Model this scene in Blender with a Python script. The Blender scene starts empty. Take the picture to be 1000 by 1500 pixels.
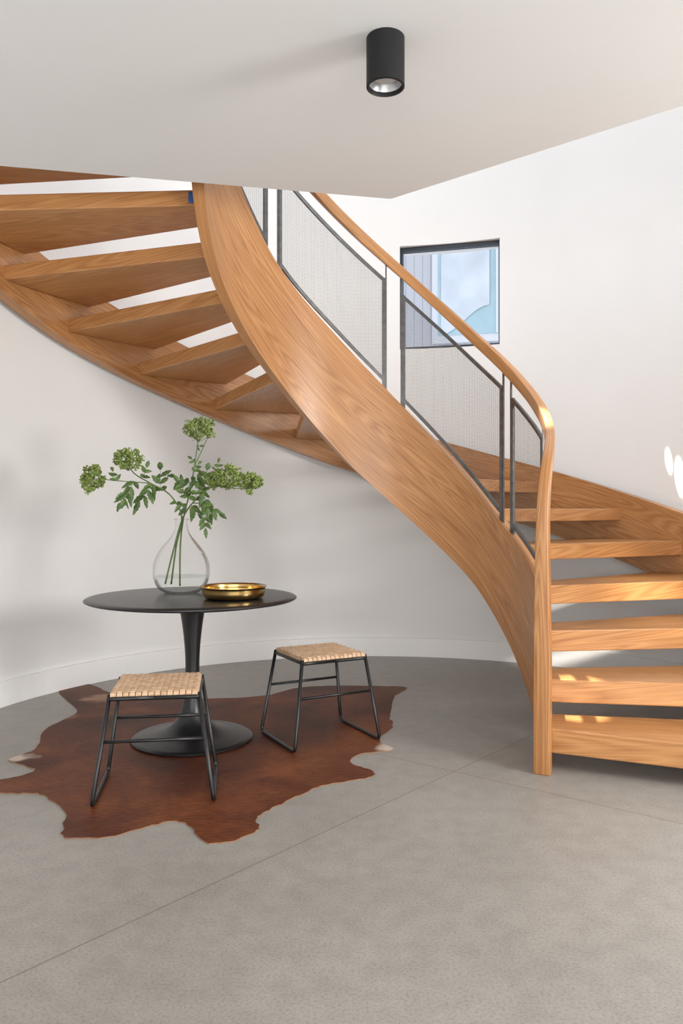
import bpy, bmesh, math, random
import numpy as np
from mathutils import Vector, Matrix
random.seed(7)
R = math.radians
scene = bpy.context.scene
scene.view_settings.view_transform = 'Standard'
scene.view_settings.look = 'None'

# ------------------------------------------------------------------ helpers
def link(o):
    scene.collection.objects.link(o); return o

def mesh_obj(name, verts, faces, mat=None, uvs=None, smooth=False):
    me = bpy.data.meshes.new(name)
    me.from_pydata([tuple(v) for v in verts], [], faces)
    if uvs is not None:
        uvl = me.uv_layers.new(name="UVMap")
        for i, l in enumerate(me.loops):
            uvl.data[i].uv = uvs[i] if len(uvs) == len(me.loops) else uvs[l.vertex_index]
    me.validate(); me.update()
    if smooth:
        for p in me.polygons: p.use_smooth = True
    if mat: me.materials.append(mat)
    return link(bpy.data.objects.new(name, me))

def empty(name, loc=(0, 0, 0), rotz=0):
    o = bpy.data.objects.new(name, None)
    o.location = loc; o.rotation_euler = (0, 0, rotz); o.empty_display_size = .1
    return link(o)

def top(o, label, category, group=None, kind=None):
    o["label"] = label; o["category"] = category
    if group: o["group"] = group
    if kind: o["kind"] = kind
    return o

def structure(o, label, category):
    o["kind"] = "structure"; o["label"] = label; o["category"] = category
    return o

def child(o, parent):
    o.parent = parent; return o

def bevel(o, w=.004, seg=2, angle=40):
    m = o.modifiers.new("bevel", 'BEVEL'); m.width = w; m.segments = seg
    m.limit_method = 'ANGLE'; m.angle_limit = R(angle); return o

def catmull(pts, n=8, closed=False):
    P = [Vector(p) for p in pts]; out = []
    N = len(P); rng = N if closed else N - 1
    for i in range(rng):
        if closed:
            a, b, c, d = P[(i-1) % N], P[i], P[(i+1) % N], P[(i+2) % N]
        else:
            a, b, c, d = P[max(i-1, 0)], P[i], P[i+1], P[min(i+2, N-1)]
        for k in range(n):
            t = k / n
            out.append(0.5*((2*b)+(c-a)*t+(2*a-5*b+4*c-d)*t*t+(3*b-a-3*c+d)*t**3))
    if not closed: out.append(P[-1].copy())
    return out

def tube_data(path, rad, seg=8):
    verts, faces = [], []
    n = len(path)
    rads = rad if isinstance(rad, (list, tuple)) else [rad]*n
    up = None
    for i, p in enumerate(path):
        t = (path[min(i+1, n-1)] - path[max(i-1, 0)])
        t = t.normalized() if t.length > 1e-9 else Vector((0, 0, 1))
        if up is None:
            up = Vector((0, 0, 1)) if abs(t.z) < .9 else Vector((0, 1, 0))
        a = t.cross(up)
        if a.length < 1e-5: a = t.cross(Vector((1, 0, 0)))
        a.normalize(); b = a.cross(t).normalized(); up = b
        for k in range(seg):
            th = 2*math.pi*k/seg
            verts.append(p + (a*math.cos(th) + b*math.sin(th))*rads[i])
    for i in range(n-1):
        for k in range(seg):
            k2 = (k+1) % seg
            faces.append((i*seg+k, i*seg+k2, (i+1)*seg+k2, (i+1)*seg+k))
    faces.append(tuple(range(seg))[::-1])
    faces.append(tuple((n-1)*seg+k for k in range(seg)))
    return verts, faces

def rod_path(pts, r=.02, n=5):
    """polyline with rounded corners"""
    P = [Vector(p) for p in pts]; out = [P[0]]
    for i in range(1, len(P)-1):
        a = (P[i-1]-P[i]).normalized(); b = (P[i+1]-P[i]).normalized()
        p0 = P[i]+a*r; p1 = P[i]+b*r
        for k in range(n+1):
            t = k/n
            out.append(p0*(1-t)**2 + P[i]*2*t*(1-t) + p1*t*t)
    out.append(P[-1]); return out

def lathe(name, prof, mat, seg=64, smooth=True, split=50):
    verts, faces = [], []
    n = len(prof)
    for (r, z) in prof:
        for k in range(seg):
            t = 2*math.pi*k/seg
            verts.append((max(r, 1e-4)*math.cos(t), max(r, 1e-4)*math.sin(t), z))
    for i in range(n-1):
        for k in range(seg):
            k2 = (k+1) % seg
            faces.append((i*seg+k, i*seg+k2, (i+1)*seg+k2, (i+1)*seg+k))
    o = mesh_obj(name, verts, faces, mat, smooth=smooth)
    bm = bmesh.new(); bm.from_mesh(o.data)
    bmesh.ops.remove_doubles(bm, verts=bm.verts, dist=3e-4)
    bmesh.ops.recalc_face_normals(bm, faces=bm.faces)
    bm.to_mesh(o.data); bm.free()
    if smooth:
        m = o.modifiers.new("es", 'EDGE_SPLIT'); m.split_angle = R(split)
    return o

def fixn(o):
    bm = bmesh.new(); bm.from_mesh(o.data); bmesh.ops.recalc_face_normals(bm, faces=bm.faces); bm.to_mesh(o.data); bm.free()

def smooth_table(tab, lo, hi, w=5):
    xs = np.arange(lo-30, hi+31, 1.0)
    tx = [t[0] for t in tab]; tz = [t[1] for t in tab]
    ys = np.interp(xs, tx, tz)
    s0 = (tz[1]-tz[0])/(tx[1]-tx[0]); s1 = (tz[-1]-tz[-2])/(tx[-1]-tx[-2])
    ys = np.where(xs < tx[0], tz[0]+(xs-tx[0])*s0, ys)
    ys = np.where(xs > tx[-1], tz[-1]+(xs-tx[-1])*s1, ys)
    k = np.exp(-0.5*(np.arange(-3*w, 3*w+1)/w)**2); k /= k.sum()
    yy = np.convolve(np.pad(ys, 3*w, mode='edge'), k, mode='valid')
    return lambda t: float(np.interp(t, xs, yy))

# ------------------------------------------------------------------ materials
def new_mat(name):
    m = bpy.data.materials.new(name); m.use_nodes = True
    nt = m.node_tree; b = nt.nodes["Principled BSDF"]
    return m, nt, b

def N(nt, typ, **kw):
    n = nt.nodes.new(typ)
    for k, v in kw.items(): setattr(n, k, v)
    return n

def ramp(nt, stops):
    r = N(nt, 'ShaderNodeValToRGB'); e = r.color_ramp.elements
    e[0].position, e[0].color = stops[0][0], (*stops[0][1], 1)
    e[1].position, e[1].color = stops[-1][0], (*stops[-1][1], 1)
    for p, c in stops[1:-1]:
        x = e.new(p); x.color = (*c, 1)
    return r

def plain(name, col, rough=.5, metal=0, noise=0, nscale=20, bump=0, spec=.5):
    m, nt, b = new_mat(name)
    b.inputs['Base Color'].default_value = (*col, 1)
    b.inputs['Roughness'].default_value = rough
    b.inputs['Metallic'].default_value = metal
    b.inputs['Specular IOR Level'].default_value = spec
    tc = N(nt, 'ShaderNodeTexCoord'); nz = N(nt, 'ShaderNodeTexNoise')
    nz.inputs['Scale'].default_value = nscale; nz.inputs['Detail'].default_value = 6
    nt.links.new(tc.outputs['Object'], nz.inputs['Vector'])
    if noise:
        r = ramp(nt, [(.3, tuple(c*(1-noise) for c in col)), (.7, tuple(min(1, c*(1+noise)) for c in col))])
        nt.links.new(nz.outputs['Fac'], r.inputs['Fac']); nt.links.new(r.outputs['Color'], b.inputs['Base Color'])
    if bump:
        bp = N(nt, 'ShaderNodeBump'); bp.inputs['Strength'].default_value = bump; bp.inputs['Distance'].default_value = .01
        nt.links.new(nz.outputs['Fac'], bp.inputs['Height']); nt.links.new(bp.outputs['Normal'], b.inputs['Normal'])
    return m

def oak(name, dark, mid, light, rough=.38):
    """UV in metres: u along the grain, v across it"""
    m, nt, b = new_mat(name); L = nt.links.new
    uv = N(nt, 'ShaderNodeUVMap')
    mp = N(nt, 'ShaderNodeMapping'); mp.inputs['Scale'].default_value = (.5, 7.5, 1)
    L(uv.outputs['UV'], mp.inputs['Vector'])
    n1 = N(nt, 'ShaderNodeTexNoise'); n1.inputs['Scale'].default_value = 1.0; n1.inputs['Detail'].default_value = 1.2
    L(mp.outputs['Vector'], n1.inputs['Vector'])
    mul = N(nt, 'ShaderNodeMath', operation='MULTIPLY'); mul.inputs[1].default_value = 40
    L(n1.outputs['Fac'], mul.inputs[0])
    sn = N(nt, 'ShaderNodeMath', operation='PINGPONG'); sn.inputs[1].default_value = 1
    L(mul.outputs[0], sn.inputs[0])
    mp2 = N(nt, 'ShaderNodeMapping'); mp2.inputs['Scale'].default_value = (3, 210, 1)
    L(uv.outputs['UV'], mp2.inputs['Vector'])
    n2 = N(nt, 'ShaderNodeTexNoise'); n2.inputs['Scale'].default_value = 1; n2.inputs['Detail'].default_value = 4
    L(mp2.outputs['Vector'], n2.inputs['Vector'])
    mx = N(nt, 'ShaderNodeMix'); mx.inputs[0].default_value = .73
    L(sn.outputs[0], mx.inputs[2]); L(n2.outputs['Fac'], mx.inputs[3])
    r = ramp(nt, [(.2, dark), (.46, mid), (.74, light)])
    L(mx.outputs[0], r.inputs['Fac'])
    n3 = N(nt, 'ShaderNodeTexNoise'); n3.inputs['Scale'].default_value = 2.0
    mp3 = N(nt, 'ShaderNodeMapping'); mp3.inputs['Scale'].default_value = (.5, 4, 1)
    L(uv.outputs['UV'], mp3.inputs['Vector']); L(mp3.outputs['Vector'], n3.inputs['Vector'])
    r3 = ramp(nt, [(.3, (.84, .80, .76)), (.7, (1.0, 1.0, 1.0))]); L(n3.outputs['Fac'], r3.inputs['Fac'])
    mc = N(nt, 'ShaderNodeMix', data_type='RGBA', blend_type='MULTIPLY'); mc.inputs[0].default_value = 1
    L(r.outputs['Color'], mc.inputs[6]); L(r3.outputs['Color'], mc.inputs[7])
    L(mc.outputs[2], b.inputs['Base Color'])
    b.inputs['Roughness'].default_value = rough
    bp = N(nt, 'ShaderNodeBump'); bp.inputs['Strength'].default_value = .06; bp.inputs['Distance'].default_value = .003
    L(n2.outputs['Fac'], bp.inputs['Height']); L(bp.outputs['Normal'], b.inputs['Normal'])
    return m

M_oak = oak("oak_oiled", (.27, .108, .033), (.43, .198, .071), (.56, .295, .12), .31)
M_oak2 = oak("oak_treads", (.33, .138, .045), (.48, .228, .082), (.62, .325, .13), .28)
M_wall = plain("white_plaster", (.80, .795, .785), .7, noise=.012, nscale=3)
M_ceil = plain("ceiling_paint", (.81, .812, .812), .8, noise=.01, nscale=2)
M_base = plain("white_gloss_trim", (.90, .895, .885), .4)
M_black = plain("black_satin", (.010, .010, .011), .34)
M_blacktop = plain("black_tabletop", (.013, .013, .015), .3)
M_can = plain("black_powdercoat", (.011, .011, .012), .55, spec=.3)
M_steel = plain("brushed_steel", (.15, .145, .14), .33, metal=.85, noise=.2, nscale=30)
M_wframe = plain("window_dark_frame", (.02, .03, .042), .35)
M_brass = plain("brass", (.56, .37, .14), .18, metal=1, noise=.06, nscale=8)
M_stem = plain("green_stem", (.08, .13, .03), .5, noise=.2)
M_floret = plain("green_floret", (.19, .25, .06), .6, noise=.6, nscale=60)
M_tape = plain("blue_masking_tape", (.025, .09, .28), .6)

def leaf_mat():
    m, nt, b = new_mat("leaf_green"); L = nt.links.new
    tc = N(nt, 'ShaderNodeTexCoord'); nz = N(nt, 'ShaderNodeTexNoise'); nz.inputs['Scale'].default_value = 18
    L(tc.outputs['Object'], nz.inputs['Vector'])
    r = ramp(nt, [(.3, (.035, .075, .015)), (.7, (.11, .18, .04))]); L(nz.outputs['Fac'], r.inputs['Fac'])
    L(r.outputs['Color'], b.inputs['Base Color']); b.inputs['Roughness'].default_value = .5
    return m
M_leaf = leaf_mat()

def glass_mat(name, col=(1, 1, 1), blend=.12, amt=.5, edge=None):
    m, nt, b = new_mat(name); L = nt.links.new
    out = nt.nodes['Material Output']
    tr = N(nt, 'ShaderNodeBsdfTransparent'); tr.inputs[0].default_value = (*col, 1)
    lw = N(nt, 'ShaderNodeLayerWeight'); lw.inputs[0].default_value = blend
    if edge:   # longer light path through the glass wall near the silhouette
        r = ramp(nt, [(.6, col), (.97, edge)]); lw2 = N(nt, 'ShaderNodeLayerWeight'); lw2.inputs[0].default_value = .5
        L(lw2.outputs['Facing'], r.inputs['Fac']); L(r.outputs['Color'], tr.inputs[0])
    gl = N(nt, 'ShaderNodeBsdfGlossy'); gl.inputs['Roughness'].default_value = .02
    mu = N(nt, 'ShaderNodeMath', operation='MULTIPLY'); mu.inputs[1].default_value = amt; L(lw.outputs['Fresnel'], mu.inputs[0])
    mx = N(nt, 'ShaderNodeMixShader'); L(mu.outputs[0], mx.inputs[0])
    L(tr.outputs[0], mx.inputs[1]); L(gl.outputs[0], mx.inputs[2]); L(mx.outputs[0], out.inputs[0])
    return m
M_vase = glass_mat("clear_glass_vase", (.975, .98, .98), .12, .6, edge=(.50, .54, .54))
M_water = glass_mat("water", (.98, .99, .985), .05, .3, edge=(.8, .83, .82))
M_pane = glass_mat("window_glass", (.95, .97, .99), .12, .6)

def mesh_mat():
    m, nt, b = new_mat("woven_wire"); L = nt.links.new
    b.inputs['Base Color'].default_value = (.15, .14, .13, 1); b.inputs['Metallic'].default_value = .5
    b.inputs['Roughness'].default_value = .5
    uv = N(nt, 'ShaderNodeUVMap'); sp = N(nt, 'ShaderNodeSeparateXYZ'); L(uv.outputs['UV'], sp.inputs[0])
    outs = []
    for ax in (0, 1):
        pp = N(nt, 'ShaderNodeMath', operation='FRACT'); mu = N(nt, 'ShaderNodeMath', operation='MULTIPLY')
        mu.inputs[1].default_value = 1/.0082
        L(sp.outputs[ax], mu.inputs[0]); L(mu.outputs[0], pp.inputs[0])
        lt = N(nt, 'ShaderNodeMath', operation='LESS_THAN'); lt.inputs[1].default_value = .19
        L(pp.outputs[0], lt.inputs[0]); outs.append(lt)
    mxm = N(nt, 'ShaderNodeMath', operation='MAXIMUM'); L(outs[0].outputs[0], mxm.inputs[0]); L(outs[1].outputs[0], mxm.inputs[1])
    tr = N(nt, 'ShaderNodeBsdfTransparent'); mx = N(nt, 'ShaderNodeMixShader')
    L(mxm.outputs[0], mx.inputs[0]); L(tr.outputs[0], mx.inputs[1]); L(b.outputs[0], mx.inputs[2])
    L(mx.outputs[0], nt.nodes['Material Output'].inputs[0])
    return m
M_mesh = mesh_mat()

def concrete():
    m, nt, b = new_mat("polished_concrete"); L = nt.links.new
    tc = N(nt, 'ShaderNodeTexCoord')
    n1 = N(nt, 'ShaderNodeTexNoise'); n1.inputs['Scale'].default_value = .9; n1.inputs['Detail'].default_value = 8; n1.inputs['Roughness'].default_value = .6
    n2 = N(nt, 'ShaderNodeTexNoise'); n2.inputs['Scale'].default_value = 120; n2.inputs['Detail'].default_value = 5
    n4 = N(nt, 'ShaderNodeTexNoise'); n4.inputs['Scale'].default_value = 12; n4.inputs['Detail'].default_value = 8
    for n in (n1, n2, n4): L(tc.outputs['Object'], n.inputs['Vector'])
    r1 = ramp(nt, [(.3, (.278, .260, .235)), (.7, (.345, .326, .298))]); L(n1.outputs['Fac'], r1.inputs['Fac'])
    r2 = ramp(nt, [(.33, (.80, .80, .79)), (.5, (1, 1, 1)), (.7, (1.08, 1.08, 1.08))]); L(n2.outputs['Fac'], r2.inputs['Fac'])
    r4 = ramp(nt, [(.35, (.93, .93, .93)), (.6, (1.04, 1.04, 1.04))]); L(n4.outputs['Fac'], r4.inputs['Fac'])
    m1 = N(nt, 'ShaderNodeMix', data_type='RGBA', blend_type='MULTIPLY'); m1.inputs[0].default_value = 1
    L(r1.outputs['Color'], m1.inputs[6]); L(r2.outputs['Color'], m1.inputs[7])
    m2 = N(nt, 'ShaderNodeMix', data_type='RGBA', blend_type='MULTIPLY'); m2.inputs[0].default_value = 1
    L(m1.outputs[2], m2.inputs[6]); L(r4.outputs['Color'], m2.inputs[7])
    P = Vector((.514, 3.584, 0)); facs = []
    d1 = Vector((.653, .757, 0)).normalized(); d2 = Vector((.79, -.60, 0)).normalized()
    for d in (d1, d2):
        nrm = Vector((-d.y, d.x, 0))
        sub = N(nt, 'ShaderNodeVectorMath', operation='SUBTRACT'); sub.inputs[1].default_value = P
        L(tc.outputs['Object'], sub.inputs[0])
        dot = N(nt, 'ShaderNodeVectorMath', operation='DOT_PRODUCT'); dot.inputs[1].default_value = nrm
        L(sub.outputs[0], dot.inputs[0])
        ab = N(nt, 'ShaderNodeMath', operation='ABSOLUTE'); L(dot.outputs['Value'], ab.inputs[0])
        lt = N(nt, 'ShaderNodeMath', operation='LESS_THAN'); lt.inputs[1].default_value = .0028; L(ab.outputs[0], lt.inputs[0])
        facs.append(lt)
    mxm = N(nt, 'ShaderNodeMath', operation='MAXIMUM'); L(facs[0].outputs[0], mxm.inputs[0]); L(facs[1].outputs[0], mxm.inputs[1])
    sc = N(nt, 'ShaderNodeMath', operation='MULTIPLY'); sc.inputs[1].default_value = .7; L(mxm.outputs[0], sc.inputs[0])
    m3 = N(nt, 'ShaderNodeMix', data_type='RGBA'); L(sc.outputs[0], m3.inputs[0]); L(m2.outputs[2], m3.inputs[6])
    m3.inputs[7].default_value = (.14, .105, .075, 1)
    L(m3.outputs[2], b.inputs['Base Color'])
    rr = N(nt, 'ShaderNodeMapRange'); rr.inputs[3].default_value = .28; rr.inputs[4].default_value = .48
    L(n1.outputs['Fac'], rr.inputs[0]); L(rr.outputs[0], b.inputs['Roughness'])
    bp = N(nt, 'ShaderNodeBump'); bp.inputs['Strength'].default_value = .03; bp.inputs['Distance'].default_value = .002
    L(n4.outputs['Fac'], bp.inputs['Height']); L(bp.outputs['Normal'], b.inputs['Normal'])
    return m
M_floor = concrete()

def hide_mat():
    m, nt, b = new_mat("cowhide"); L = nt.links.new
    tc = N(nt, 'ShaderNodeTexCoord')
    n1 = N(nt, 'ShaderNodeTexNoise'); n1.inputs['Scale'].default_value = 1.9; n1.inputs['Detail'].default_value = 7; n1.inputs['Distortion'].default_value = .5
    L(tc.outputs['Object'], n1.inputs['Vector'])
    mp = N(nt, 'ShaderNodeMapping'); mp.inputs['Rotation'].default_value = (0, 0, R(25)); mp.inputs['Scale'].default_value = (24, 130, 1)
    n2 = N(nt, 'ShaderNodeTexNoise'); n2.inputs['Scale'].default_value = 1; n2.inputs['Detail'].default_value = 4; n2.inputs['Distortion'].default_value = .5
    L(tc.outputs['Object'], mp.inputs['Vector']); L(mp.outputs['Vector'], n2.inputs['Vector'])
    mxf = N(nt, 'ShaderNodeMix'); mxf.inputs[0].default_value = .38; L(n1.outputs['Fac'], mxf.inputs[2]); L(n2.outputs['Fac'], mxf.inputs[3])
    r = ramp(nt, [(.36, (.036, .008, .003)), (.5, (.105, .026, .008)), (.64, (.215, .064, .019))]); L(mxf.outputs[0], r.inputs['Fac'])
    cur = r.outputs['Color']
    nv = N(nt, 'ShaderNodeVectorMath', operation='MULTIPLY_ADD')
    n3 = N(nt, 'ShaderNodeTexNoise'); n3.inputs['Scale'].default_value = 7; L(tc.outputs['Object'], n3.inputs['Vector'])
    L(n3.outputs['Color'], nv.inputs[0]); nv.inputs[1].default_value = (.25, .25, .0); L(tc.outputs['Object'], nv.inputs[2])
    for (x, y, rad, col) in ((-1.60, 3.78, .12, (.60, .50, .42)), (.28, 3.91, .11, (.60, .50, .42)), (-1.80, 5.42, .42, (.13, .05, .022)), (.40, 5.3, .3, (.13, .05, .02)), (-1.64, 4.55, .14, (.22, .10, .05)), (-1.50, 4.95, .13, (.34, .20, .12)), (-.98, 2.80, .11, (.22, .10, .05))):
        ds = N(nt, 'ShaderNodeVectorMath', operation='DISTANCE'); L(nv.outputs[0], ds.inputs[0]); ds.inputs[1].default_value = (x+.125, y+.125, 0)
        mr = N(nt, 'ShaderNodeMapRange'); mr.inputs[1].default_value = rad*.45; mr.inputs[2].default_value = rad; mr.inputs[3].default_value = 1; mr.inputs[4].default_value = 0
        L(ds.outputs['Value'], mr.inputs[0])
        mx = N(nt, 'ShaderNodeMix', data_type='RGBA'); L(mr.outputs[0], mx.inputs[0]); L(cur, mx.inputs[6]); mx.inputs[7].default_value = (*col, 1)
        cur = mx.outputs[2]
    L(cur, b.inputs['Base Color'])
    b.inputs['Roughness'].default_value = .5; b.inputs['Specular IOR Level'].default_value = .2
    bp = N(nt, 'ShaderNodeBump'); bp.inputs['Strength'].default_value = .45; bp.inputs['Distance'].default_value = .005
    L(n2.outputs['Fac'], bp.inputs['Height']); L(bp.outputs['Normal'], b.inputs['Normal'])
    return m
M_hide = hide_mat()
M_hide_edge = plain("hide_edge", (.28, .15, .08), .8)

def weave_mat():
    m, nt, b = new_mat("woven_cord"); L = nt.links.new
    tc = N(nt, 'ShaderNodeTexCoord'); vo = N(nt, 'ShaderNodeTexNoise'); vo.inputs['Scale'].default_value = 30; vo.inputs['Detail'].default_value = 2
    L(tc.outputs['Object'], vo.inputs['Vector'])
    r = ramp(nt, [(.3, (.50, .31, .18)), (.5, (.60, .40, .25)), (.7, (.68, .48, .32))]); L(vo.outputs['Fac'], r.inputs['Fac'])
    L(r.outputs['Color'], b.inputs['Base Color']); b.inputs['Roughness'].default_value = .65
    return m
M_weave = weave_mat()
M_core = plain("seat_core", (.20, .11, .06), .8)

# ------------------------------------------------------------------ geometry constants
IC = (.16, 3.94); IR0, IR1 = .845, .905        # inner stringer centre / radii
OC = (.26, 3.94); OR0, OR1 = 2.34, 2.42        # outer stringer
WR = 2.47                                       # curved wall radius
def pol(c, r, deg, z=0.0):
    return Vector((c[0]+r*math.cos(R(deg)), c[1]+r*math.sin(R(deg)), z))

# ------------------------------------------------------------------ room
o = mesh_obj("floor", [(-3, -4, 0), (5.5, -4, 0), (5.5, 7.5, 0), (-3, 7.5, 0)], [(0, 1, 2, 3)], M_floor)
structure(o, "polished grey concrete floor with saw-cut joints", "floor")

W0, W1, WZ0, WZ1 = 66.4, 85.0, 2.50, 3.34
def curved_wall():
    angs = sorted(set([-20 + i*2.5 for i in range(int(200/2.5)+1)] + [W0, W1]))
    angs = [a for a in angs if not (W0 < a < W1)]
    angs = sorted(angs + list(np.linspace(W0, W1, 7)[1:-1]))
    zs = [-.0, WZ0, WZ1, 5.6]
    v, f = [], []
    for r in (WR, WR+.25):
        for a in angs:
            for z in zs: v.append(pol(OC, r, a, z))
    nA, nZ = len(angs), len(zs)
    I = lambda s, i, j: s*nA*nZ + i*nZ + j
    for i in range(nA-1):
        for j in range(nZ-1):
            if j == 1 and angs[i] >= W0-1e-6 and angs[i+1] <= W1+1e-6: continue
            f.append((I(0, i, j), I(0, i+1, j), I(0, i+1, j+1), I(0, i, j+1)))
            f.append((I(1, i, j), I(1, i, j+1), I(1, i+1, j+1), I(1, i+1, j)))
        if angs[i] >= W0-1e-6 and angs[i+1] <= W1+1e-6:
            for j in (1, 2):
                f.append((I(0, i, j), I(0, i+1, j), I(1, i+1, j), I(1, i, j)))
        f.append((I(0, i, nZ-1), I(0, i+1, nZ-1), I(1, i+1, nZ-1), I(1, i, nZ-1)))
    for a in (W0, W1):
        i = min(range(nA), key=lambda k: abs(angs[k]-a))
        f.append((I(0, i, 1), I(0, i, 2), I(1, i, 2), I(1, i, 1)))
    for i in (0, nA-1):
        for j in range(nZ-1):
            f.append((I(0, i, j), I(0, i, j+1), I(1, i, j+1), I(1, i, j)))
    o = mesh_obj("wall_back", v, f, M_wall, smooth=True); fixn(o)
    m = o.modifiers.new("es", 'EDGE_SPLIT'); m.split_angle = R(30)
    return o
structure(curved_wall(), "tall curved white plaster wall behind the staircase", "wall")

def box(name, lo, hi, mat):
    x0, y0, z0 = lo; x1, y1, z1 = hi
    v = [(x0, y0, z0), (x1, y0, z0), (x1, y1, z0), (x0, y1, z0), (x0, y0, z1), (x1, y0, z1), (x1, y1, z1), (x0, y1, z1)]
    f = [(0, 3, 2, 1), (4, 5, 6, 7), (0, 1, 5, 4), (1, 2, 6, 5), (2, 3, 7, 6), (3, 0, 4, 7)]
    return mesh_obj(name, v, f, mat)
structure(box("wall_left", (-2.46, -4, 0), (-2.21, 3.94, 5.6), M_wall), "plain white plaster wall", "wall")

def ring_strip(name, c, r0, r1, a0, a1, z0, z1, mat, step=2.5):
    angs = np.linspace(a0, a1, int((a1-a0)/step)+1); v, f = [], []
    for a in angs:
        v += [pol(c, r0, a, z0), pol(c, r0, a, z1), pol(c, r1, a, z1), pol(c, r1, a, z0)]
    n = len(angs)
    for i in range(n-1):
        for k in range(4):
            k2 = (k+1) % 4
            f.append((i*4+k, i*4+k2, (i+1)*4+k2, (i+1)*4+k))
    f += [(0, 1, 2, 3), tuple((n-1)*4+k for k in (3, 2, 1, 0))]
    o = mesh_obj(name, v, f, mat); fixn(o)
    return bevel(o, .003)
structure(ring_strip("baseboard_back", OC, WR-.036, WR, -20, 180, 0, .15, M_base), "white painted baseboard along the curved wall", "baseboard")
structure(box("baseboard_left", (-2.21, -4, 0), (-2.174, 3.94, .15), M_base), "white painted baseboard", "baseboard")

cz = 2.75
poly = [(.246, 3.93), (-2.21, 3.409), (-2.21, -4), (4.2, -4), (4.2, .56)]
v = [(x, y, cz) for x, y in poly] + [(x, y, cz+.3) for x, y in poly]; n = len(poly)
f = [tuple(range(n)), tuple(range(2*n-1, n-1, -1))] + [(i, i+n, (i+1) % n+n, (i+1) % n) for i in range(n)]
o = mesh_obj("ceiling", v, f, M_ceil); fixn(o)
structure(o, "off-white plaster ceiling with an angular open edge", "ceiling")

def build_window():
    pa, pb = pol(OC, WR+.05, W0), pol(OC, WR+.05, W1)
    c = (pa+pb)/2; c.z = 0
    d = (pa-pb).normalized(); w = (pa-pb).length
    ang = math.atan2(d.y, d.x)
    e = empty("window_1", (c.x, c.y, 0), ang)
    structure(e, "square dark-framed window set in the curved wall", "window")
    hw = w/2+.004
    def fr(x0, x1, z0, z1, nm, y0=0, y1=.06):
        b_ = child(box(nm, (x0, y0, z0), (x1, y1, z1), M_wframe), e); return bevel(b_, .003)
    fr(-hw, hw, WZ1-.034, WZ1, "window_head"); fr(-hw, hw, WZ0, WZ0+.022, "window_sill")
    fr(-hw, -hw+.028, WZ0+.022, WZ1-.034, "window_jamb"); fr(hw-.022, hw, WZ0+.022, WZ1-.034, "window_jamb")
    child(box("window_pane", (-hw+.028, .028, WZ0+.022), (hw-.022, .034, WZ1-.034), M_pane), e)
build_window()

def siding_mat():
    m, nt, b = new_mat("exterior_siding"); L = nt.links.new
    tc = N(nt, 'ShaderNodeTexCoord'); sp = N(nt, 'ShaderNodeSeparateXYZ'); L(tc.outputs['Object'], sp.inputs[0])
    mu = N(nt, 'ShaderNodeMath', operation='MULTIPLY'); mu.inputs[1].default_value = 9; L(sp.outputs[0], mu.inputs[0])
    fr = N(nt, 'ShaderNodeMath', operation='FRACT'); L(mu.outputs[0], fr.inputs[0])
    r = ramp(nt, [(.04, (.30, .30, .34)), (.14, (.46, .46, .50))]); L(fr.outputs[0], r.inputs['Fac'])
    L(r.outputs['Color'], b.inputs['Base Color']); b.inputs['Roughness'].default_value = .8
    return m
nb = empty("neighbouring_house", (1.6, 10.2, 0), R(-14))
top(nb, "pale grey neighbouring house with vertical siding and bright windows", "building")
child(box("facade", (-3, 0, 0), (3, .3, 7), siding_mat()), nb)
Mg = plain("sky_painted_glass", (.36, .50, .56), .3, noise=.15, nscale=1.6)  # sky reflection painted in as a mottled blue base colour
Mg2 = plain("pale_curtain", (.54, .58, .65), .6, noise=.12, nscale=3)
Mt = plain("exterior_white_trim", (.58, .60, .65), .5)
child(bevel(box("facade_window_trim", (-.42, -.05, 3.35), (.66, 0, 4.7), Mt), .01), nb)
child(box("facade_window_glass", (-.34, -.06, 3.45), (.58, -.05, 4.62), Mg), nb)
cv, cf = [], []
for i in range(13):
    t = i/12; x = -.30+.62*t
    cv += [(x, -.075, 3.46+.35*math.sin(t*math.pi*.5)**2), (x, -.075, 4.60)]
for i in range(12): cf.append((2*i, 2*i+2, 2*i+3, 2*i+1))
child(mesh_obj("facade_window_curtain", cv, cf, Mg2), nb)
child(box("facade_window_mullion", (.40, -.08, 3.45), (.43, -.06, 4.62), Mt), nb)
child(bevel(box("facade_corner_board", (.80, -.04, 0), (3, 0, 7), Mt), .01), nb)

# ------------------------------------------------------------------ staircase
stair = empty("spiral_staircase", (IC[0], IC[1], 0))
top(stair, "curved oak staircase with open treads and steel mesh balustrade", "staircase")
def to_stair(o):
    o.parent = stair; o.matrix_parent_inverse = Matrix.Translation(Vector((-IC[0], -IC[1], 0))); return o

lo_in = smooth_table([(-27, -.02), (-12, .0), (2, .07), (14, .25), (44, .765), (70, 1.10), (95, 1.43), (130, 1.975), (150, 2.26), (168, 2.53), (182, 2.81), (195, 3.05)], -27, 195, 4)
hi_in = smooth_table([(-27, .74), (0, .79), (14, .93), (34.5, 1.16), (78, 1.86), (105, 2.28), (124, 2.55), (134, 2.71), (147, 2.97), (195, 3.75)], -27, 195, 4)
lo_out = smooth_table([(-30, -.0), (-24, 0.0), (-6, .12), (31, .66), (55, 1.0), (94, 1.49), (126.7, 1.97), (151, 2.29), (160.6, 2.43), (190, 2.87)], -30, 190, 5)
hi_out = smooth_table([(-30, .33), (31, 1.155), (55.5, 1.48), (94, 1.94), (127, 2.40), (160, 2.85), (190, 3.2)], -30, 190, 5)
hr = smooth_table([(-30, 1.36), (-20, 1.45), (-10, 1.54), (0, 1.64), (19, 1.85), (44, 2.17), (77, 2.65), (108, 3.08), (140, 3.5), (175, 4.0)], -30, 175, 4)
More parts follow.
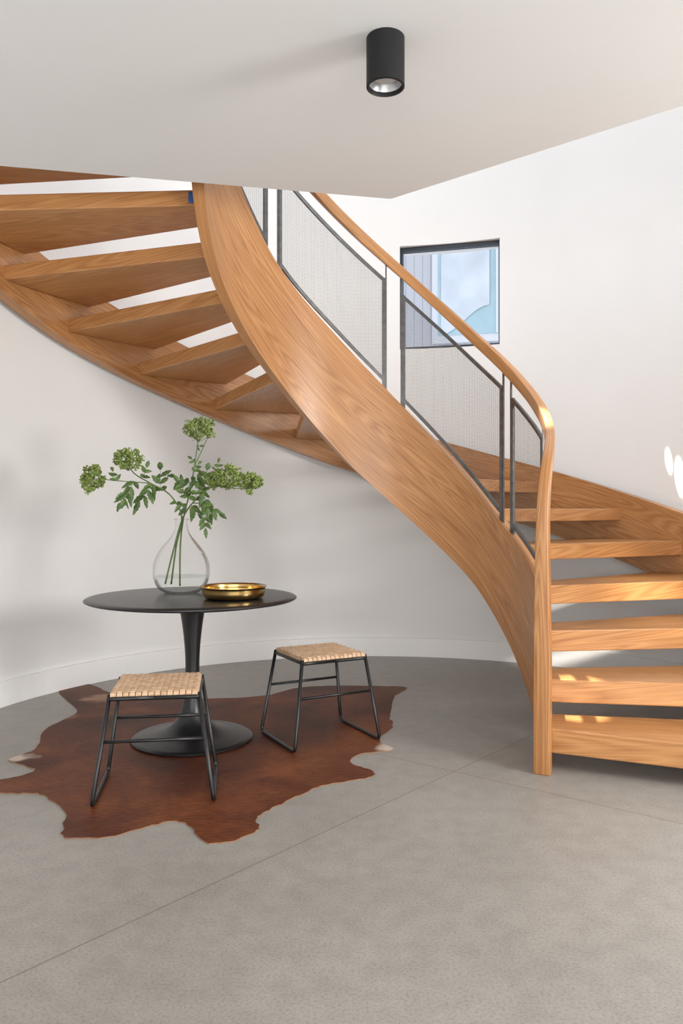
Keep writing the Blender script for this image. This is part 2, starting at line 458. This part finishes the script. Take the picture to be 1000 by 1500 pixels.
def r_in_shift(a):
    t = max(0, min(1, (24-a)/50)); return -.058*t

def stringer(name, c, r0, r1, a0, a1, lo, hi, mat, step=1.5, floor_clip=True, shift=lambda a: 0):
    angs = np.linspace(a0, a1, int((a1-a0)/step)+1)
    nv = 8
    v, f, uv = [], [], []
    rm = (r0+r1)/2
    for a in angs:
        l, h = lo(a), hi(a)
        if floor_clip: l = max(l, 0.0)
        h = max(h, l+.02)
        for k in range(nv+1):
            z = l+(h-l)*k/nv
            v.append(pol(c, r0+shift(a)*.6, a, z))
        for k in range(nv+1):
            z = h-(h-l)*k/nv
            v.append(pol(c, r1+shift(a), a, z))
    K = 2*(nv+1); n = len(angs)
    for i in range(n-1):
        for k in range(K):
            k2 = (k+1) % K
            f.append((i*K+k, i*K+k2, (i+1)*K+k2, (i+1)*K+k))
    f += [tuple(range(K)), tuple((n-1)*K+k for k in range(K))[::-1]]
    for fc in f:
        for vi in fc:
            i, k = divmod(vi, K); a = angs[i]
            s = R(a)*rm*1.4
            uv.append((s, v[vi].z-lo(a) + (.3 if k > nv else 0)))
    o = mesh_obj(name, v, f, mat, uvs=uv, smooth=True); fixn(o)
    m = o.modifiers.new("es", 'EDGE_SPLIT'); m.split_angle = R(40)
    return to_stair(o)
stringer("inner_stringer", IC, IR0, IR1, -26, 193, lo_in, hi_in, M_oak, shift=r_in_shift)
stringer("outer_stringer", OC, OR0, OR1, -26, 188, lo_out, hi_out, M_oak)

inF = [-25, -8, 9, 26, 41, 55.5, 70, 84, 98, 111, 123, 134.5, 146, 158, 170]
ouF = [-25, -9, 8, 21, 32, 43, 58, 73, 88, 104, 119, 133, 146, 159, 172]
zadj = {0: .0, 1: -.03, 2: -.035, 3: -.03, 4: -.012}
thk = {0: .112, 1: .112, 2: .11, 3: .105, 4: .095}
indep = {0: 18, 1: 18, 2: 15, 3: 10, 4: 12.5, 5: 15, 6: 15.5}
def tread(k):
    z1 = .2*(k+1)+zadj.get(k, 0); z0 = z1-thk.get(k, .083)
    a0, b0 = inF[k], ouF[k]; a1, b1 = a0+indep.get(k, 16), b0+15.5
    if k >= 8: z1 += .03; z0 += .03; a1 = a0+17.5; b1 = b0+17.3
    ri = IR1-.01+r_in_shift(a0)
    p = [pol(IC, ri, a0), pol(OC, OR0+.01, b0), pol(OC, OR0+.01, b1), pol(IC, ri, a1)]
    v = [Vector((q.x, q.y, z0)) for q in p]+[Vector((q.x, q.y, z1)) for q in p]
    f = [(0, 3, 2, 1), (4, 5, 6, 7), (0, 1, 5, 4), (1, 2, 6, 5), (2, 3, 7, 6), (3, 0, 4, 7)]
    d = ((p[1]+p[2])-(p[0]+p[3])).normalized(); w = Vector((-d.y, d.x, 0)); off = k*1.37
    uv = []
    for fc in f:
        for vi in fc:
            q = v[vi]; uv.append((q.dot(d)+off, q.dot(w)+q.z*1.0+off))
    o = mesh_obj("tread", v, f, M_oak2, uvs=uv); fixn(o)
    bevel(o, .006, 2)
    return to_stair(o), p, z0, z1
for k in range(15):
    res = tread(k)
    if k == 13:
        _, p, z0, z1 = res
        e = (p[2]-p[3]).normalized(); nrm = Vector((e.y, -e.x, 0))
        if nrm.y > 0: nrm = -nrm
        a = p[3]+e*.012; b = p[3]+e*.050; V = []
        for q in (a, b):
            for off_ in (.0005, .0022):
                for z in (z0+.014, z1-.010): V.append(Vector((q.x, q.y, z))+nrm*off_)
        F = [(0, 1, 3, 2), (4, 6, 7, 5), (0, 4, 5, 1), (2, 3, 7, 6), (0, 2, 6, 4), (1, 5, 7, 3)]
        tp_ = mesh_obj("masking_tape", V, F, M_tape); fixn(tp_)
        top(tp_, "small strip of blue masking tape stuck on a tread", "tape")

def sweep_bar():
    NA = -27; NR = .843
    path = []
    for z in np.linspace(0, .95, 11): path.append((NA, NR, z))
    ctrl = catmull([(NA, .95, NR), (-27, 1.08, .844), (-26.7, 1.20, .846), (-25.5, 1.31, .849), (-21.5, 1.42, .852), (-14, 1.515, .856), (-5, 1.60, .860), (6, hr(6), .865), (14, hr(14), .868)], 6)
    for p in ctrl[1:]: path.append((p.x, p.z, p.y))
    for a in np.arange(16, 172, 2.0): path.append((a, .868, hr(a)))
    pts = [pol(IC, r, a, z) for a, r, z in path]
    v, f, uv = [], [], []; n = len(pts)
    for i, p in enumerate(pts):
        t = (pts[min(i+1, n-1)]-pts[max(i-1, 0)]).normalized()
        rad = Vector((math.cos(R(path[i][0])), math.sin(R(path[i][0])), 0))
        nor = rad.cross(t).normalized()
        blend = min(1, max(0, (p.z-.4)/1.2)); blend = blend*blend*(3-2*blend)
        hr_ = .037*(1-blend)+.022*blend; hn = .028*(1-blend)+.029*blend
        for a_, b_ in ((-1, -1), (1, -1), (1, 1), (-1, 1)):
            v.append(p+rad*a_*hr_+nor*b_*hn)
    for i in range(n-1):
        for k in range(4):
            k2 = (k+1) % 4; f.append((i*4+k, i*4+k2, (i+1)*4+k2, (i+1)*4+k))
    f += [(0, 1, 2, 3), tuple((n-1)*4+k for k in (3, 2, 1, 0))]
    cum = [0]
    for i in range(1, n): cum.append(cum[-1]+(pts[i]-pts[i-1]).length)
    for fc in f:
        for j, vi in enumerate(fc):
            i, k = divmod(vi, 4); uv.append((cum[i], k*.08+.5))
    o = mesh_obj("newel_and_handrail", v, f, M_oak, uvs=uv, smooth=True); fixn(o)
    m = o.modifiers.new("bv", 'BEVEL'); m.width = .005; m.segments = 3; m.limit_method = 'ANGLE'; m.angle_limit = R(50)
    m = o.modifiers.new("es", 'EDGE_SPLIT'); m.split_angle = R(50)
    return to_stair(o)
sweep_bar()

def bar_between(path, w, h):
    v, f = [], []; n = len(path)
    for i, p in enumerate(path):
        t = (path[min(i+1, n-1)]-path[max(i-1, 0)]).normalized()
        c = Vector((p.x-IC[0], p.y-IC[1], 0)).normalized()
        nor = c.cross(t).normalized()
        for a_, b_ in ((-1, -1), (1, -1), (1, 1), (-1, 1)): v.append(p+c*a_*w/2+nor*b_*h/2)
    for i in range(n-1):
        for k in range(4):
            k2 = (k+1) % 4; f.append((i*4+k, i*4+k2, (i+1)*4+k2, (i+1)*4+k))
    f += [(0, 1, 2, 3), tuple((n-1)*4+k for k in (3, 2, 1, 0))]
    return v, f
def panel(a0, a1):
    r = .87
    bot = lambda a: hi_in(a)+.045
    tp = lambda a: hr(a)-.14
    n = max(6, int(abs(a1-a0)/2)); angs = np.linspace(a0, a1, n)
    V, F = [], []
    def add(path, w=.014, h=.02):
        v, f = bar_between(path, w, h); b = len(V); V.extend(v); F.extend([tuple(b+i for i in x) for x in f])
    add([pol(IC, r, a, bot(a)) for a in angs]); add([pol(IC, r, a, tp(a)) for a in angs])
    for a in (a0, a1):
        add([pol(IC, r, a, z) for z in np.linspace(hi_in(a)-.03, tp(a)+.01, 3)], .016, .020)
    for a in (a0-.9, a1+.9):
        add([pol(IC, r, a, z) for z in np.linspace(hi_in(a)-.03, hr(a)-.015, 3)], .009, .009)
    o = mesh_obj("balustrade_panel", V, F, M_steel); fixn(o)
    to_stair(o)
    v, f, uv = [], [], []
    for a in angs: v += [pol(IC, r, a, bot(a)), pol(IC, r, a, tp(a))]
    for i in range(n-1): f.append((2*i, 2*i+2, 2*i+3, 2*i+1))
    for x in f:
        for vi in x: uv.append((R(angs[vi//2])*r, v[vi].z))
    m = mesh_obj("woven_wire_infill", v, f, M_mesh, uvs=uv)
    m["label"] = "fine woven wire mesh"
    m.parent = o
    m.matrix_parent_inverse = Matrix.Identity(4)
for a0, a1 in ((5, 26), (32, 75.5), (83.5, 127), (134, 168)): panel(a0, a1)

# ------------------------------------------------------------------ ceiling spotlight
cl = empty("ceiling_spotlight", (.145, 2.59, cz)); top(cl, "black cylindrical surface-mounted spotlight on the ceiling", "light fixture")
child(lathe("housing", [(0, 0), (.063, 0), (.063, -.160), (.057, -.162), (.055, -.158), (.055, -.118), (.0, -.118)], M_can, 64), cl)
M_lens = plain("frosted_lens", (.75, .74, .72), .35)
M_refl = plain("reflector_aluminium", (.55, .55, .56), .3, metal=.7)
child(lathe("reflector", [(.054, -.148), (.040, -.120)], M_refl, 48), cl)
child(lathe("lens", [(.0, -.130), (.037, -.130), (.040, -.123), (0, -.123)], M_lens, 48), cl)

# ------------------------------------------------------------------ pedestal table
tb = empty("pedestal_table", (-.775, 4.083, 0.0055)); top(tb, "round black pedestal table with a trumpet base", "table")
child(lathe("table_top", [(0, .741), (.50, .741), (.532, .738), (.541, .733), (.541, .728), (.530, .722), (.47, .712), (0, .712)], M_blacktop, 96), tb)
prof = [(0, 0), (.306, 0), (.311, .004), (.311, .009), (.300, .016), (.25, .027), (.19, .040), (.13, .062), (.088, .095), (.060, .145), (.045, .21), (.038, .30), (.036, .38), (.039, .46), (.046, .54), (.055, .61), (.066, .67), (.080, .70), (.12, .712), (0, .712)]
sm = catmull([Vector((a, 0, b)) for a, b in prof[4:-1]], 4)
prof = prof[:4]+[(p.x, p.z) for p in sm]+[(0, .712)]
child(lathe("pedestal", prof, M_black, 96), tb)
TZ = .7465

# ------------------------------------------------------------------ bowl
bp_ = catmull([Vector((a, 0, b)) for a, b in [(.122, 0), (.146, .007), (.156, .024), (.158, .042), (.160, .053), (.168, .060)]], 4)
bprof = [(0, 0)]+[(p.x, p.z) for p in bp_]+[(.168, .063), (.160, .061)]+[(p.x-.007, p.z+.004) for p in reversed(bp_[:-4])]+[(0, .005)]
bw = lathe("brass_bowl", bprof, M_brass, 72)
bw.location = (-.545, 3.97, TZ+.001); top(bw, "shallow polished brass bowl on the black table", "bowl")

# ------------------------------------------------------------------ vase
VX, VY = -.860, 4.22
vs = empty("glass_vase", (VX, VY, TZ)); top(vs, "clear rounded glass vase holding green flowering stems", "vase")
outer = [(.085, .002), (.122, .026), (.145, .072), (.150, .120), (.144, .168), (.124, .215), (.092, .26), (.060, .298), (.040, .33), (.032, .36), (.031, .383), (.038, .398)]
ov = [(p.x, p.z) for p in catmull([Vector((a, 0, b)) for a, b in outer], 5)]
child(lathe("vase_body", [(0, .002)]+ov, M_vase, 72), vs)
rim = [Vector((.038*math.cos(2*math.pi*k/40), .038*math.sin(2*math.pi*k/40), .398)) for k in range(41)]
v, f = tube_data(rim, .0018, 6); child(mesh_obj("vase_rim", v, f, M_vase, smooth=True), vs)
wv = [(a-.003, b) for a, b in ov if .004 < b < .10]
child(lathe("water", [(0, .005)]+wv+[(0, wv[-1][1])], M_water, 64), vs)

# ------------------------------------------------------------------ flowers
SC = 1/270.6*(VY/4.25)
def P3(px, py, dy=0):
    return Vector(((px-500)*SC, VY+dy, 1.2+(745-py)*SC))

def ico_template(sub=1):
    bm = bmesh.new(); bmesh.ops.create_icosphere(bm, subdivisions=sub, radius=1)
    v = [x.co.copy() for x in bm.verts]; f = [tuple(x.index for x in q.verts) for q in bm.faces]; bm.free(); return v, f
IV, IF = ico_template(1)

def umbel(c, rx, rz, base, cnt=620):
    V, F = [], []
    subs = []
    for i in range(16):
        z = 1-1.7*(i+.5)/16; th = i*2.39996+random.uniform(-.5, .5)
        q = math.sqrt(max(0, 1-z*z)); subs.append(Vector((q*math.cos(th)*rx, q*math.sin(th)*rx, z*rz))*random.uniform(.5, 1.0))
    for i in range(cnt):
        s0 = subs[i % len(subs)]
        d = Vector((random.gauss(0, 1), random.gauss(0, 1), random.gauss(0, .8))).normalized()*rx*.31*(.5+.6*random.random())
        p = c+s0+d; s = .0036+.0044*random.random(); b = len(V)
        rot = Matrix.Rotation(random.random()*3, 3, 'X')
        for q in IV: V.append(p+rot@Vector((q.x*s, q.y*s, q.z*s*.75)))
        F += [tuple(b+k for k in x) for x in IF]
    for s0 in subs:
        v, f = tube_data([base, base.lerp(c+s0, .5)+Vector((0, 0, -.004)), c+s0], .0013, 4)
        b = len(V); V += v; F += [tuple(b+k for k in x) for x in f]
    return V, F

def leaf_data(p, d, L=.05, W=.02, droop=.25):
    d = d.normalized(); side = d.cross(Vector((0, 1, 0)))
    if side.length < .1: side = Vector((1, 0, 0))
    side.normalize(); side = (side + Vector((0, random.uniform(-.8, .8), random.uniform(-.3, .3)))).normalized()
    side = (side - d*side.dot(d)).normalized(); up = side.cross(d)
    V, F = [], []; n = 7
    for i in range(n+1):
        t = i/n
        w = W*math.sin(math.pi*min(1, t*.92+.06))**.8*(1-.35*t)
        if i % 2: w *= .75
        if i == n: w = .0004
        c = p+d*L*t+Vector((0, 0, -droop*L*t*t))
        V += [c-side*w+up*w*.25, c, c+side*w+up*w*.25]
    for i in range(n):
        a = i*3; F += [(a, a+1, a+4, a+3), (a+1, a+2, a+5, a+4)]
    return V, F

def leaf_group(V, F, p, d, size=.06, cnt=5):
    d = d.normalized(); size *= 1.15
    for i in range(cnt):
        q = p+d*size*.55*(i//2)
        s = 1 if i % 2 else -1
        dd = d.copy() if i == cnt-1 else (Matrix.Rotation(R(48)*s+random.uniform(-.25, .25), 3, 'Y')@d)
        dd.y += random.uniform(-.6, .6)
        v, f = leaf_data(q, dd, size*random.uniform(.65, 1.1), size*.30, random.uniform(0, .5))
        b = len(V); V += v; F += [tuple(b+k for k in x) for x in f]
    v, f = tube_data([p, p+d*size*.55*((cnt-1)//2)+d*.005], .0012, 4)
    b = len(V); V += v; F += [tuple(b+k for k in x) for x in f]

def flower_stem(main, branches, heads, leaves, label):
    root = empty("flower_stem", main[0]); inv = Matrix.Translation(-Vector(main[0]))
    top(root, label, "flower", group="green flowering stems in the vase")
    V, F = [], []
    for pth, r0, r1 in [(main, .005, .003)]+[(b, .003, .002) for b in branches]:
        pc = catmull(pth, 6); rr = list(np.linspace(r0, r1, len(pc)))
        v, f = tube_data(pc, rr, 7); b = len(V); V += v; F += [tuple(b+k for k in x) for x in f]
    o = mesh_obj("stem", V, F, M_stem, smooth=True); o.parent = root; o.matrix_parent_inverse = inv
    for c, rx, rz, base in heads:
        V, F = umbel(c, rx, rz, base)
        o = mesh_obj("flower_cluster", V, F, M_floret, smooth=True); o.parent = root; o.matrix_parent_inverse = inv
    V, F = [], []
    for p, d, s, c in leaves:
        leaf_group(V, F, p, d, s, c)
    o = mesh_obj("leaves", V, F, M_leaf); o.parent = root; o.matrix_parent_inverse = inv

D = lambda x, z, y=0: Vector((x, y, z))
flower_stem([P3(250, 856, .01), P3(258, 800), P3(266, 757), P3(250, 725, -.02), P3(222, 708, -.03), P3(200, 695, -.03), P3(190, 682, -.03)],
            [[P3(222, 708, -.03), P3(190, 706, -.06), P3(158, 703, -.07)]],
            [(P3(187, 674, -.03), .076, .078, P3(190, 690, -.03)), (P3(141, 704, -.07), .066, .082, P3(160, 704, -.07))],
            [(P3(225, 710, -.03), D(-.6, -.8), .06, 7), (P3(200, 706, -.05), D(-.5, -1), .055, 7),
             (P3(212, 700, -.03), D(.3, 1), .045, 5), (P3(175, 704, -.06), D(-.3, .8), .04, 5), (P3(235, 718, 0), D(-.1, .9, .4), .065, 7), (P3(186, 722, -.05), D(-.4, -1), .045, 5)],
            "bent green stem with two leafy umbel flower heads")
flower_stem([P3(264, 858, -.01), P3(264, 800), P3(269, 757), P3(277, 720, .02), P3(284, 680, .02), P3(289, 645, .02)],
            [[P3(283, 684, .02), P3(296, 655, .03), P3(302, 640, .04)]],
            [(P3(290, 629, .03), .084, .064, P3(289, 647, .02))],
            [(P3(283, 690, .02), D(.5, .8), .035, 5), (P3(279, 715, .02), D(-.6, .4), .055, 7), (P3(280, 705, .02), D(.8, .3), .055, 7), (P3(272, 745, .01), D(-.9, .5, -.5), .05, 5),
             (P3(284, 675, .02), D(-.8, .6), .03, 3), (P3(287, 655, .02), D(.9, .3), .025, 3), (P3(275, 728, .01), D(-.5, .9, -.5), .055, 7)],
            "upright green stem with one umbel flower head")
flower_stem([P3(243, 855, -.02), P3(256, 800, -.01), P3(269, 757, -.01), P3(290, 730, -.03), P3(315, 712, -.05), P3(336, 706, -.06)],
            [[P3(315, 712, -.05), P3(340, 715, -.02), P3(364, 716, 0)], [P3(285, 737, -.03), P3(300, 740, -.08), P3(306, 762, -.1)]],
            [(P3(338, 702, -.06), .088, .082, P3(334, 712, -.06)), (P3(368, 708, 0), .056, .072, P3(362, 718, 0)), (P3(314, 705, .04), .055, .045, P3(314, 714, .0))],
            [(P3(300, 724, -.04), D(.3, -1), .055, 7), (P3(304, 758, -.1), D(.1, -1), .045, 5),
             (P3(295, 718, .03), D(.2, .9), .06, 7), (P3(318, 690, -.03), D(.2, .9), .035, 5), (P3(282, 742, -.03), D(.5, -.5, -.5), .055, 5), (P3(300, 740, -.07), D(.8, -.4), .05, 7), (P3(288, 732, -.02), D(.1, 1, -.5), .055, 5)],
            "spreading green stem with several umbel flower heads")

# ------------------------------------------------------------------ stools
def weave_seat(S=.35, zt=.452, n=14):
    V, F = [], []; w = S/n*.44; h = S/2
    for axis in (0, 1):
        for i in range(n):
            c = -h+S*(i+.5)/n; pts = []
            pts.append((-h-.001, zt-.022)); pts.append((-h-.003, zt-.010)); pts.append((-h+.006, zt-.001))
            for j in range(n):
                s = -h+S*(j+.5)/n
                up = ((i+j+axis) % 2 == 0)
                pts.append((s, zt+(.0022 if up else -.0022)))
            pts.append((h-.006, zt-.001)); pts.append((h+.003, zt-.010)); pts.append((h+.001, zt-.022))
            sp = catmull([Vector((a, 0, b)) for a, b in pts], 4); b0 = len(V)
            for p in sp:
                for q, dz in ((-w, -.0012), (-w*.6, .0006), (w*.6, .0006), (w, -.0012)):
                    V.append(Vector((p.x, c+q, p.z+dz)) if axis == 0 else Vector((c+q, p.x, p.z+dz)))
            for k in range(len(sp)-1):
                for q in range(3):
                    a = b0+k*4+q; F.append((a, a+4, a+5, a+1))
    nf = len(F)
    b0 = len(V); hh = h-.004
    for x, y in ((-hh, -hh), (hh, -hh), (hh, hh), (-hh, hh)): V.append(Vector((x, y, zt-.020)))
    for x, y in ((-hh, -hh), (hh, -hh), (hh, hh), (-hh, hh)): V.append(Vector((x, y, zt-.006)))
    F += [(b0+3, b0+2, b0+1, b0), (b0+4, b0+5, b0+6, b0+7)]+[(b0+i, b0+(i+1) % 4, b0+4+(i+1) % 4, b0+4+i) for i in range(4)]
    o = mesh_obj("seat", V, F, M_weave, smooth=False); o.data.materials.append(M_core)
    for p in o.data.polygons:
        if p.index >= nf: p.material_index = 1
    return o

def stool_parts():
    parts = [weave_seat()]
    tx, ty, bx, by, zt = .178, .165, .240, .215, .442
    for s in (-1, 1):
        pth = rod_path([(s*tx, -ty, zt), (s*bx, -by, .009), (s*bx, by, .009), (s*tx, ty, zt)], .03)
        v, f = tube_data(pth, .009, 10); parts.append(mesh_obj("side_frame", v, f, M_black, smooth=True))
    k = .42
    for s in (-1, 1):
        x = tx+(bx-tx)*k; y = ty+(by-ty)*k; z = zt*(1-k)
        v, f = tube_data([Vector((-x, s*y, z)), Vector((x, s*y, z))], .007, 10); parts.append(mesh_obj("stretcher", v, f, M_black, smooth=True))
    h = .177
    pth = rod_path([(0, -h, .426), (h, -h, .426), (h, h, .426), (-h, h, .426), (-h, -h, .426), (0, -h, .426)], .015)
    v, f = tube_data(pth, .009, 8); parts.append(mesh_obj("seat_rail", v, f, M_black, smooth=True))
    return parts
RUGZ = .0055
st = empty("stool", (-.785, 3.365, RUGZ), R(8)); top(st, "low stool with woven tan seat and black rod legs", "stool", group="woven seat stools")
parts = stool_parts()
for p in parts: p.parent = st
st2 = st.copy(); scene.collection.objects.link(st2); st2.location = (-.115, 4.12, RUGZ); st2.rotation_euler = (0, 0, R(28))
for p in parts:
    q = p.copy(); q.parent = st2; scene.collection.objects.link(q)

# ------------------------------------------------------------------ cowhide
hide = [(-1.954, 5.40), (-1.730, 5.349), (-1.483, 5.092), (-1.235, 4.982), (-.860, 4.946), (-.502, 5.018), (-.274, 5.247), (0, 5.308), (.276, 5.287), (.433, 5.247), (.334, 4.982), (.275, 4.525), (.288, 4.353), (.194, 4.059), (.250, 3.93), (.231, 3.88), (.1, 3.833), (.039, 3.70), (.143, 3.584), (.1215, 3.494), (-.059, 3.407), (-.171, 3.286), (-.273, 3.136), (-.330, 3.033), (-.306, 2.936), (-.371, 2.845), (-.463, 2.805), (-.525, 2.875), (-.613, 3.0), (-.70, 2.981), (-.825, 2.875), (-.992, 2.851), (-1.042, 2.936), (-1.092, 3.101), (-1.257, 3.286), (-1.378, 3.301), (-1.561, 3.325), (-1.638, 3.424), (-1.508, 3.467), (-1.396, 3.584), (-1.577, 3.74), (-1.523, 3.909), (-1.606, 4.246), (-1.564, 4.495), (-1.578, 4.678), (-1.831, 5.111)]
cp = catmull([Vector((x, y, 0)) for x, y in hide], 6, closed=True)
cp = [p+Vector((random.uniform(-1, 1)*.007, random.uniform(-1, 1)*.007, 0)) for p in cp]
n = len(cp)
v = [(p.x, p.y, .0005) for p in cp]+[(p.x, p.y, .0045) for p in cp]
f = [tuple(range(2*n-1, n-1, -1)), tuple(range(n))]+[(i, i+n, (i+1) % n+n, (i+1) % n) for i in range(n)]
o = mesh_obj("cowhide_rug", v, f, M_hide)
o.data.materials.append(M_hide_edge)
for p in o.data.polygons:
    if len(p.vertices) == 4: p.material_index = 1
bm = bmesh.new(); bm.from_mesh(o.data); bmesh.ops.recalc_face_normals(bm, faces=bm.faces); bmesh.ops.triangulate(bm, faces=[q for q in bm.faces if len(q.verts) > 4]); bm.to_mesh(o.data); bm.free()
top(o, "chestnut brown cowhide rug with pale tips on concrete", "rug")

# ------------------------------------------------------------------ light
w = bpy.data.worlds.new("World"); scene.world = w; w.use_nodes = True
bg = w.node_tree.nodes['Background']; bg.inputs[0].default_value = (.93, .96, 1.0, 1); bg.inputs[1].default_value = 1.74

def area(name, loc, target, size, sy, power, col=(1, 1, 1)):
    l = bpy.data.lights.new(name, 'AREA'); l.shape = 'RECTANGLE'; l.size = size; l.size_y = sy; l.energy = power; l.color = col
    o = link(bpy.data.objects.new(name, l)); o.location = loc
    o.rotation_euler = (Vector(target)-Vector(loc)).to_track_quat('-Z', 'Y').to_euler(); return o
area("window_light", (3.9, .9, 1.9), (1.3, 4.2, 1.2), 1.1, 1.1, 150, (1, .97, .93))
area("rear_fill_light", (.8, -3.6, 1.2), (.3, 4, 2.2), 5.0, 2.2, 180, (1, .99, .975))  # added fill behind the camera, lifts the ceiling, floor and lower wall

def spot(name, loc, target, ang, power, blend=.25, col=(1, .94, .84), soft=.03):
    l = bpy.data.lights.new(name, 'SPOT'); l.energy = power; l.color = col; l.spot_size = R(ang); l.spot_blend = blend; l.shadow_soft_size = soft
    o = link(bpy.data.objects.new(name, l)); o.location = loc
    o.rotation_euler = (Vector(target)-Vector(loc)).to_track_quat('-Z', 'Y').to_euler(); return o
spot("sunbeam_treads", (2.1, .2, 2.4), (1.84, 4.25, .84), 8.5, 2000, 1, soft=.15)
spot("sunbeam_wall", (1.35, 5.25, 4.2), (2.24, 5.40, 1.56), 1.0, 7000, .6, soft=.01)
spot("sunbeam_wall", (1.45, 5.15, 4.2), (2.28, 5.33, 1.48), 1.5, 7000, .6, soft=.01)
spot("sunbeam_wall", (1.60, 5.05, 4.3), (2.35, 5.23, 1.40), 2.2, 7000, .6, soft=.01)
spot("sunbeam_handrail", (.62, 4.15, 5.0), (.99, 3.90, 1.68), 3.4, 4200, .8)

# ------------------------------------------------------------------ camera
cam = bpy.data.cameras.new("camera"); co = link(bpy.data.objects.new("camera", cam))
co.location = (0, 0, 1.2); co.rotation_euler = (R(90), 0, 0)
cam.sensor_fit = 'VERTICAL'; cam.sensor_height = 36; cam.sensor_width = 24; cam.lens = 27.6; cam.shift_y = -5/1500
cam.clip_start = .05
scene.camera = co
